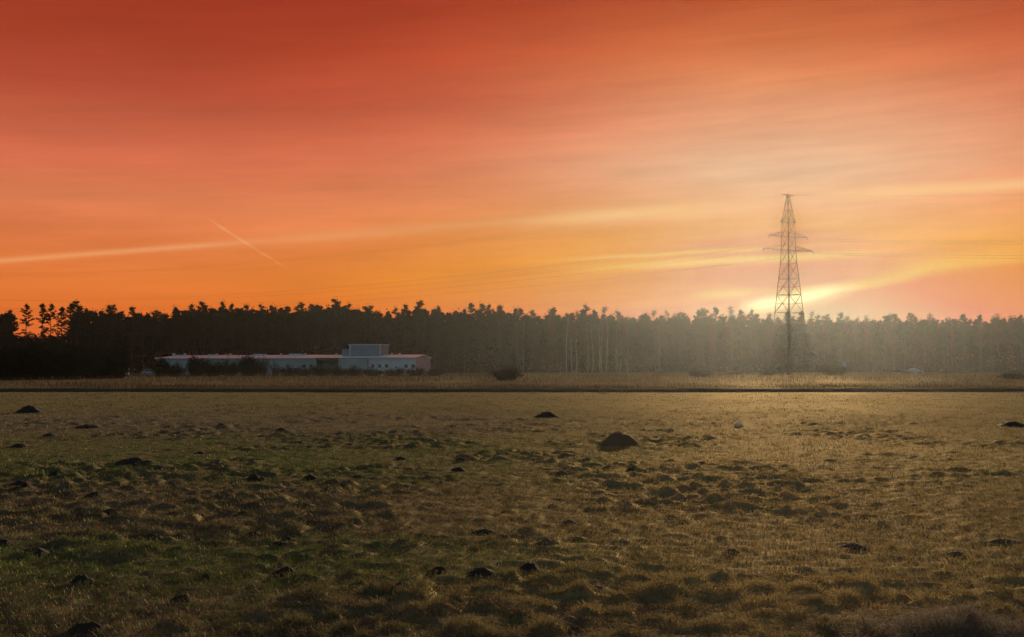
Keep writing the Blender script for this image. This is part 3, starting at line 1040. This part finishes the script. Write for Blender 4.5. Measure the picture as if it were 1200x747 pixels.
fr = empty('timber_fence', (lat(1056, 328), 328, .2), R(3))
tag(fr, 'short dark timber fence with upright posts next to the white car', 'fence')
for i in range(4): MB().box((i * .7 - .07, -.06, 0), (i * .7 + .07, .06, 1.35)).build('post', M['timber'], fr)
for z in (.45, 1.0): MB().box((-.1, .063, z), (2.2, .10, z + .14)).build('rail', M['timber'], fr)

sr = empty('sign', (lat(148.5, 190), 190, .2), R(3))
tag(sr, 'small bluish white sign board on posts beside the black bushes', 'sign')
MB().box((-.45, -.03, .55), (.45, .03, 1.75)).build('board', M['board'], sr)
for x in (-.35, .35): MB().box((x - .04, .033, 0), (x + .04, .10, 1.7)).build('post', M['timber'], sr)

sr = empty('sign', (lat(989, 300), 300, .2), R(-3))
tag(sr, 'small pale hazy board on a post between the pylon and the white car', 'sign')
MB().box((-.55, -.03, 1.7), (.55, .03, 3.1)).build('board', M['board'], sr)
for x in (-.4, .4): MB().box((x - .05, .033, 0), (x + .05, .12, 3.0)).build('post', M['timber'], sr)


def crumple(name, loc, sx, sy, sz, label):
    rng = np.random.default_rng(int(abs(loc[0]) * 100) + 3)
    nu, nv = 14, 9
    v = []
    for i in range(nv):
        ph = math.pi * i / (nv - 1) * .5
        for j in range(nu):
            th = 2 * math.pi * j / nu
            r = 1 + .35 * (rng.random() - .5)
            v.append((sx * math.cos(th) * math.cos(ph) * r, sy * math.sin(th) * math.cos(ph) * r, sz * math.sin(ph) * (1 + .5 * (rng.random() - .5)) * (1 + .4 * math.sin(th * 2)) - .01))
    f = [(i * nu + j, i * nu + (j + 1) % nu, (i + 1) * nu + (j + 1) % nu, (i + 1) * nu + j) for i in range(nv - 1) for j in range(nu)]
    o = link(name, np_mesh(name, v, [np.array(f)], M['litter'], False), None, loc)
    tag(o, label, 'litter')


d = dist(499); crumple('crumpled_litter', (lat(865, d), d, float(height(lat(865, d), d))), .16, .11, .11, 'crumpled white litter lying alone on the meadow below the pylon')
d = dist(493.5); crumple('crumpled_litter', (lat(581, d), d, float(height(lat(581, d), d))), .13, .09, .05, 'small flat pale litter lying on the meadow between two molehills')

# ------------------------------------------------------------------ molehills
MOLE = []; MOLE_VEIL = []
for k in range(5):
    rng = np.random.default_rng(400 + k)
    nr, na = 16, 40
    v = []
    for i in range(nr):
        r = i / (nr - 1)
        for j in range(na):
            t = 2 * math.pi * j / na
            rr = r * (1 + .22 * (vnoise(2 + 1.6 * math.cos(t), 2 + 1.6 * math.sin(t), 50 + k) - .5) * 2)
            x, y = rr * math.cos(t), rr * math.sin(t)
            n = fbm(x * 3 + 9, y * 3 + 9, 60 + k, 3) - .5
            z = .62 * max(0, 1 - r * r) ** 1.25 * (1 + .5 * n) + .12 * n * (1 - r) - .05
            v.append((x, y, z))
    f = [(i * na + j, i * na + (j + 1) % na, (i + 1) * na + (j + 1) % na, (i + 1) * na + j) for i in range(nr - 1) for j in range(na)]
    me = np_mesh('molehill', v, [np.array(f)], M['soil'], True)
    MOLE.append(me)
    mb_ = me.copy(); mb_.materials[0] = M['soil_brown_veil']; MOLE_VEIL.append(mb_)

named = {
    (35, 484): 'wide black molehill by itself on the tan strip below the black bushes',
    (725, 521): 'largest round brown glow-tinted molehill in the middle of the meadow',
    (640, 489): 'flat brown molehill near the ditch, beyond the largest round one',
    (1185, 499): 'flat brown molehill cut by the edge of the view below the white car',
    (158, 545): 'long black double molehill on the green strip',
    (300, 563): 'black molehill on the green strip in line below the bare bush at the building',
    (107, 744): 'black molehill cut by the bottom edge of the view',
    (620, 668): 'dark bare earth molehill in the near grass below the lone brown bush',
    (475, 702): 'low dark molehill in the near grass below the white end of the building',
}
moles = [(35, 484, 30, .9), (725, 521, 42, .9), (640, 489, 26, .7), (1185, 499, 28, .6), (158, 545, 46, .6), (300, 563, 28, .8), (107, 744, 46, .8), (620, 668, 30, .7), (475, 702, 32, .7),
         (365, 561, 16, .7), (115, 583, 24, .7), (28, 575, 24, .6), (70, 557, 18, .6), (25, 524, 18, .6), (105, 502, 32, .35), (60, 512, 18, .6), (190, 550, 14, .7), (175, 547, 20, .5),
         (422, 560, 15, .7), (537, 552, 16, .7), (470, 538, 15, .7), (540, 540, 14, .7), (658, 555, 15, .6), (713, 549, 15, .6), (742, 551, 15, .6), (688, 540, 13, .6), (822, 543, 12, .5),
         (100, 684, 26, .8), (182, 631, 24, .7), (212, 630, 18, .7), (245, 679, 18, .9), (217, 707, 28, .7), (8, 639, 24, .7), (43, 651, 34, .6), (133, 602, 24, .6), (338, 674, 30, .7), (300, 628, 20, .7), (340, 635, 18, .7),
         (1117, 649, 22, .4), (990, 671, 28, .45), (997, 642, 30, .35), (1087, 692, 26, .45), (855, 648, 20, .6), (1173, 635, 30, .35), (692, 694, 52, .5), (660, 734, 46, .6), (563, 674, 34, .6), (515, 671, 24, .8),
         (568, 624, 24, .6), (642, 640, 24, .6), (667, 613, 20, .6), (403, 571, 13, .8), (785, 540, 12, .5), (330, 640, 16, .6), (410, 522, 10, .5), (235, 531, 12, .5), (260, 500, 10, .5), (330, 505, 12, .5)]
src = None
for i, (px, py, w, k) in enumerate(moles):
    d = dist(py); x = lat(px, d)
    r = w * d / F * .5 * 1.12
    near = py > 600
    brown = px > 640 and (px, py) != (1185, 499)  # these mounds take the lighter soil that imitates the glow veil
    o = link('molehill', (MOLE_VEIL if brown else MOLE)[i % 5], None, (x, d, float(height(x, d)) + .01))
    o.rotation_euler = (0, 0, random.uniform(0, 6.28))
    sz = min(r * k * (.95 if r < .3 or not near else .8), .40)
    o.scale = (r, r * 1.0, sz)
    lab = named.get((px, py))
    if lab is None:
        lab = ('small dark earth molehill among the near tussocks of the meadow' if near else
               'small dark earth molehill far out on the meadow among short grass')
    if brown and (px, py) not in named:
        lab = lab.replace('dark earth', 'brown glow-tinted earth')
        tag(o, lab, 'molehill', 'near brown glow-tinted molehills' if near else 'far brown glow-tinted molehills')
        continue
    tag(o, lab, 'molehill', 'near molehills' if near else 'far molehills')


# ------------------------------------------------------------------ haze
SUN_AZ = math.atan((925 - 600) / F)
SUN_EL = R(7.2)
HAZE_DENS = 0.000034
hm, nt, out = new_mat('haze_air')
pv = N(nt, 'ShaderNodeVolumePrincipled')
pv.inputs['Color'].default_value = (.93, .93, .92, 1)
pv.inputs['Density'].default_value = HAZE_DENS
pv.inputs['Anisotropy'].default_value = .85
nt.links.new(pv.outputs[0], out.inputs['Volume'])
hz = MB().box((-1250, -1250, -1.9), (1250, 1250, 49)).build('haze', hm)
tag(hz, 'thin evening haze filling the air over the meadow', 'haze', kind='stuff')

# ------------------------------------------------------------------ sun
sun = bpy.data.lights.new('sun', 'SUN')
sun.energy = 5.0
sun.angle = R(.5)
sun.color = (1.0, .82, .52)
so = bpy.data.objects.new('sun', sun)
COL.objects.link(so)
sd = Vector((math.sin(SUN_AZ) * math.cos(SUN_EL), math.cos(SUN_AZ) * math.cos(SUN_EL), math.sin(SUN_EL)))
so.rotation_euler = sd.to_track_quat('Z', 'Y').to_euler()
so.location = sd * 200

# ------------------------------------------------------------------ sky
world = bpy.data.worlds.new('World')
SC.world = world
world.use_nodes = True
wt = world.node_tree
wt.nodes.clear()


class S:
    """tiny expression builder on shader sockets"""
    def __init__(s, sock): s.k = sock
    @staticmethod
    def m(op, *a):
        n = wt.nodes.new('ShaderNodeMath'); n.operation = op
        for i, v in enumerate(a):
            if isinstance(v, S): wt.links.new(v.k, n.inputs[i])
            else: n.inputs[i].default_value = v
        return S(n.outputs[0])
    def __add__(s, o): return S.m('ADD', s, o)
    def __radd__(s, o): return S.m('ADD', o, s)
    def __sub__(s, o): return S.m('SUBTRACT', s, o)
    def __rsub__(s, o): return S.m('SUBTRACT', o, s)
    def __mul__(s, o): return S.m('MULTIPLY', s, o)
    def __rmul__(s, o): return S.m('MULTIPLY', o, s)
    def __truediv__(s, o): return S.m('DIVIDE', s, o)
    def __rtruediv__(s, o): return S.m('DIVIDE', o, s)
    def __neg__(s): return S.m('MULTIPLY', s, -1.0)


def smooth(x, a, b):
    n = wt.nodes.new('ShaderNodeMapRange'); n.interpolation_type = 'SMOOTHSTEP'
    wt.links.new(x.k, n.inputs['Value'])
    if a < b:
        n.inputs['From Min'].default_value = a; n.inputs['From Max'].default_value = b
        return S(n.outputs['Result'])
    n.inputs['From Min'].default_value = b; n.inputs['From Max'].default_value = a
    n.inputs['To Min'].default_value = 1; n.inputs['To Max'].default_value = 0
    return S(n.outputs['Result'])


def gauss(x, w):
    q = x * (1.0 / w)
    return S.m('EXPONENT', -(q * q))


def vec(x, y, z):
    n = wt.nodes.new('ShaderNodeCombineXYZ')
    for i, v in enumerate((x, y, z)):
        if isinstance(v, S): wt.links.new(v.k, n.inputs[i])
        else: n.inputs[i].default_value = v
    return n.outputs[0]


def noise(v, scale, detail=3, rough=.55, dist_=0.0):
    n = wt.nodes.new('ShaderNodeTexNoise')
    n.inputs['Scale'].default_value = scale; n.inputs['Detail'].default_value = detail
    n.inputs['Roughness'].default_value = rough; n.inputs['Distortion'].default_value = dist_
    wt.links.new(v, n.inputs['Vector'])
    return S(n.outputs['Fac'])


def lin(c):
    return tuple(((v / 255) / 12.92 if v <= 10 else (((v / 255) + .055) / 1.055) ** 2.4) for v in c)


def ramp(x, stops, x0, x1):
    n = wt.nodes.new('ShaderNodeMapRange')
    n.inputs['From Min'].default_value = x0; n.inputs['From Max'].default_value = x1
    wt.links.new(x.k, n.inputs['Value'])
    r = wt.nodes.new('ShaderNodeValToRGB')
    wt.links.new(n.outputs['Result'], r.inputs['Fac'])
    e = r.color_ramp.elements
    r.color_ramp.interpolation = 'EASE' if len(stops) < 3 else 'LINEAR'
    pos = [(p - x0) / (x1 - x0) for p, c in stops]
    e[0].position = pos[0]; e[0].color = (*lin(stops[0][1]), 1)
    e[1].position = pos[-1]; e[1].color = (*lin(stops[-1][1]), 1)
    for p, (q, c) in list(zip(pos, stops))[1:-1]:
        k = e.new(p); k.color = (*lin(c), 1)
    return r.outputs['Color']


def mix(a, b, f, mode='MIX'):
    n = wt.nodes.new('ShaderNodeMix'); n.data_type = 'RGBA'; n.blend_type = mode
    n.clamp_factor = True
    for sock, v in ((n.inputs[6], a), (n.inputs[7], b)):
        if isinstance(v, tuple): sock.default_value = (*v, 1)
        else: wt.links.new(v, sock)
    if isinstance(f, S): wt.links.new(f.k, n.inputs[0])
    else: n.inputs[0].default_value = f
    return n.outputs[2]


def curve(x, pts, x0, x1, y0, y1):
    """a smooth function of x through the given points"""
    n = wt.nodes.new('ShaderNodeMapRange')
    n.inputs['From Min'].default_value = x0; n.inputs['From Max'].default_value = x1
    wt.links.new(x.k, n.inputs['Value'])
    c = wt.nodes.new('ShaderNodeFloatCurve')
    wt.links.new(n.outputs['Result'], c.inputs['Value'])
    cv = c.mapping.curves[0]
    P = [((a - x0) / (x1 - x0), (b - y0) / (y1 - y0)) for a, b in pts]
    cv.points[0].location = P[0]; cv.points[1].location = P[-1]
    for p in P[1:-1]: cv.points.new(*p)
    c.mapping.update()
    return S(c.outputs[0]) * (y1 - y0) + y0


tc = wt.nodes.new('ShaderNodeTexCoord')
sx = wt.nodes.new('ShaderNodeSeparateXYZ')
wt.links.new(tc.outputs['Generated'], sx.inputs[0])
X, Y, Zd = S(sx.outputs[0]), S(sx.outputs[1]), S(sx.outputs[2])
AZ = S.m('ARCTAN2', X, Y)                                     # bearing, 0 = north, radians
EL = Zd / S.m('SQRT', X * X + Y * Y + 1e-5)                   # tangent of the elevation


def ae(px, py):
    v = pix_dir(px, py)
    return math.atan2(v.x, v.y), v.z / math.hypot(v.x, v.y)


E = lambda py: ae(600, py)[1]
# slow waviness of the cloud sheet
w1 = noise(vec(AZ * 2.2, EL * 9.0, 1.7), 1.0, 3, .5) - .5
w2 = noise(vec(AZ * 5.0 + EL * 3.0, EL * 34.0 - AZ * 2.6, 4.1), 1.0, 5, .55) - .5
w3 = noise(vec(AZ * 9.0, EL * 130.0 - AZ * 7.0, 8.3), 1.0, 4, .6) - .5
ELw = EL + w1 * .05 + w2 * .016

far_c = ramp(ELw, [(.00, (205, 92, 48)), (E(365), (222, 112, 48)), (E(330), (226, 122, 58)), (E(285), (222, 122, 72)), (E(240), (218, 124, 82)), (E(190), (206, 106, 74)),
                   (E(120), (182, 78, 54)), (E(60), (164, 64, 40)), (E(0), (152, 54, 34)), (.42, (120, 58, 48)), (.7, (80, 70, 82)), (1.4, (70, 82, 108))], -.02, 1.5)
mid_c = ramp(ELw, [(.00, (236, 142, 18)), (E(365), (240, 156, 16)), (E(330), (240, 165, 24)), (E(285), (234, 154, 58)), (E(230), (229, 138, 82)), (E(180), (223, 126, 80)),
                   (E(120), (211, 100, 66)), (E(60), (190, 78, 48)), (E(0), (168, 62, 38)), (.42, (125, 60, 46)), (.7, (85, 72, 82)), (1.4, (70, 82, 108))], -.02, 1.5)
sun_c = ramp(ELw, [(.00, (248, 200, 100)), (E(365), (246, 196, 96)), (E(330), (238, 182, 92)), (E(290), (235, 180, 116)), (E(250), (236, 184, 134)), (E(200), (235, 190, 152)),
                   (E(150), (230, 164, 124)), (E(100), (218, 140, 96)), (E(50), (203, 112, 68)), (E(0), (184, 88, 50)), (.42, (135, 68, 48)), (.7, (90, 76, 84)), (1.4, (72, 84, 108))], -.02, 1.5)
dA = AZ - SUN_AZ
dAw = dA + w1 * .10
base = mix(far_c, mid_c, gauss(S.m('MINIMUM', dAw + .02, 0.0) + S.m('MAXIMUM', dAw - .10, 0.0), .27))
base = mix(base, sun_c, gauss(dAw, .185))
# streaks and mottling of the sheet: thicker and thinner cloud
tone = 1.0 + w1 * .55 + w2 * .50 * smooth(EL, .02, .12) + w3 * .20
tn = wt.nodes.new('ShaderNodeVectorMath'); tn.operation = 'SCALE'
wt.links.new(base, tn.inputs[0]); wt.links.new(tone.k, tn.inputs['Scale'])
base = tn.outputs[0]


def line(p0, p1, w, wob=0.0):
    """signed distance from the great circle through two bearings (a straight trail high in the sky)"""
    a, b = pix_dir(*p0), pix_dir(*p1)
    nrm = a.cross(b).normalized()
    if nrm.z < 0: nrm = -nrm
    d = X * nrm.x + Y * nrm.y + Zd * nrm.z
    return d + w2 * wob


px1 = 1 / F
AZp = lambda px: ae(px, 300)[0]
# long trail across the whole view
da = line((0, 306), (850, 241), 0, .002)
trail = gauss(da, 3.2 * px1) * smooth(AZ, AZp(330), AZp(200)) * .28
trail = trail + gauss(da, 7 * px1) * smooth(AZ, AZp(150), AZp(420)) * smooth(AZ, AZp(700), AZp(560)) * .18
trail = trail + gauss(da + .001, 9 * px1) * smooth(AZ, AZp(560), AZp(730)) * smooth(AZ, AZp(900), AZp(780)) * .75
db = line((262, 268), (340, 318), 0, .0022)
tb = gauss(db, 1.5 * px1) * (.55 + w3 * 3.0 + w2 * 2.0) * smooth(AZ, AZp(235), AZp(262)) * smooth(AZ, AZp(352), AZp(325)) * .24
dc = line((960, 230), (1200, 216), 0, .003)
tcn = gauss(dc, 6.5 * px1) * smooth(AZ, AZp(930), AZp(1060)) * .65
base = mix(base, lin((250, 200, 140)), trail + tb + tcn)
# bright thin bars of cloud around the glow
dd = line((640, 317), (1010, 297), 0, .006)
bar = gauss(dd, 4.5 * px1) * smooth(AZ, AZp(620), AZp(850)) * smooth(AZ, AZp(1060), AZp(930)) * .6
bar = bar + gauss(dd - .008, 2.5 * px1) * smooth(AZ, AZp(600), AZp(760)) * smooth(AZ, AZp(1000), AZp(840)) * .35
de = line((800, 347), (900, 341), 0, .010)
bar = bar + gauss(de, 7 * px1) * smooth(AZ, AZp(790), AZp(850)) * smooth(AZ, AZp(925), AZp(860)) * .5
df = line((860, 343), (1060, 337), 0, .006)
bar = bar + gauss(df, 6 * px1) * smooth(AZ, AZp(880), AZp(940)) * smooth(AZ, AZp(1070), AZp(980)) * .6
base = mix(base, lin((255, 226, 165)), bar)
# the curved bright rim of the low cloud bank, and the bank below it
rim = curve(AZ, [(AZp(800), E(372)), (AZp(860), E(367)), (AZp(930), E(358)), (AZp(1000), E(346)), (AZp(1050), E(337)), (AZp(1100), E(325)), (AZp(1200), E(317)), (AZp(1400), E(312))],
            AZp(800), AZp(1400), .03, .10)
dr = EL - rim + w2 * .006
bank = smooth(dr, .004, -.004) * smooth(AZ, AZp(880), AZp(960))
base = mix(base, ramp(AZ, [(AZp(900), (236, 176, 84)), (AZp(1000), (234, 166, 60)), (AZp(1200), (230, 148, 45)), (AZp(1500), (205, 105, 50))], AZp(900), AZp(1500)), bank * .85)
base = mix(base, lin((252, 214, 120)), gauss(dr - .004, .0062) * smooth(AZ, AZp(960), AZp(1010)) * smooth(AZ, AZp(1230), AZp(1040)) * .5)
# haze glow taken out of the sky colour, since the lit haze adds it
cosang = X * sd.x + Y * sd.y + Zd * sd.z
HG = .85
lobe = S.m('POWER', (1 + HG * HG) - cosang * (2 * HG), -1.5) * ((1 - HG * HG) / (4 * math.pi))
path = S.m('MINIMUM', 47.3 / S.m('MAXIMUM', EL, .03), 1100.0)
veil = lobe * path * (HAZE_DENS * sun.energy * .85)
vm = wt.nodes.new('ShaderNodeVectorMath'); vm.operation = 'SCALE'
vm.inputs[0].default_value = sun.color; wt.links.new(veil.k, vm.inputs['Scale'])
vb = wt.nodes.new('ShaderNodeVectorMath'); vb.operation = 'SUBTRACT'
wt.links.new(base, vb.inputs[0]); wt.links.new(vm.outputs[0], vb.inputs[1])
vf = wt.nodes.new('ShaderNodeVectorMath'); vf.operation = 'SCALE'; vf.inputs['Scale'].default_value = .12
wt.links.new(base, vf.inputs[0])
vx = wt.nodes.new('ShaderNodeVectorMath'); vx.operation = 'MAXIMUM'
wt.links.new(vb.outputs[0], vx.inputs[0]); wt.links.new(vf.outputs[0], vx.inputs[1])
base = vx.outputs[0]
hot = gauss(dr - .0035, .0050) * smooth(AZ, AZp(860), AZp(900)) * smooth(AZ, AZp(1020), AZp(940))
base = mix(base, (.95, .70, .30), hot)

# clear dusk air overhead and behind: the Nishita sky
sky = wt.nodes.new('ShaderNodeTexSky')
sky.sky_type = 'NISHITA'
sky.sun_disc = False
sky.sun_elevation = SUN_EL
sky.sun_rotation = SUN_AZ
sky.altitude = 100
sky.air_density = 1.0; sky.dust_density = 1.5; sky.ozone_density = 1.5
ns = wt.nodes.new('ShaderNodeVectorMath'); ns.operation = 'SCALE'
wt.links.new(sky.outputs[0], ns.inputs[0]); ns.inputs['Scale'].default_value = .10
back = smooth(S.m('COSINE', dA), .45, -.35)
cover = (1.0 - back) * smooth(EL, 1.3, .45)
final = mix(ns.outputs[0], base, cover)
bg = wt.nodes.new('ShaderNodeBackground')
bg.inputs['Strength'].default_value = 1.0
wt.links.new(final, bg.inputs['Color'])
wo = wt.nodes.new('ShaderNodeOutputWorld')
wt.links.new(bg.outputs[0], wo.inputs['Surface'])

# ------------------------------------------------------------------ render settings
SC.render.engine = 'CYCLES'
cy = SC.cycles
cy.use_denoising = True
cy.max_bounces = 5
cy.diffuse_bounces = 2
cy.glossy_bounces = 2
cy.transmission_bounces = 2
cy.volume_bounces = 0
cy.transparent_max_bounces = 8
cy.caustics_reflective = False
cy.caustics_refractive = False
cy.sample_clamp_indirect = 4.0
vs = SC.view_settings
vs.view_transform = 'Standard'
vs.look = 'None'
vs.exposure = 0.0
vs.gamma = 1.0
vs.use_curve_mapping = False
bpy.context.view_layer.update()
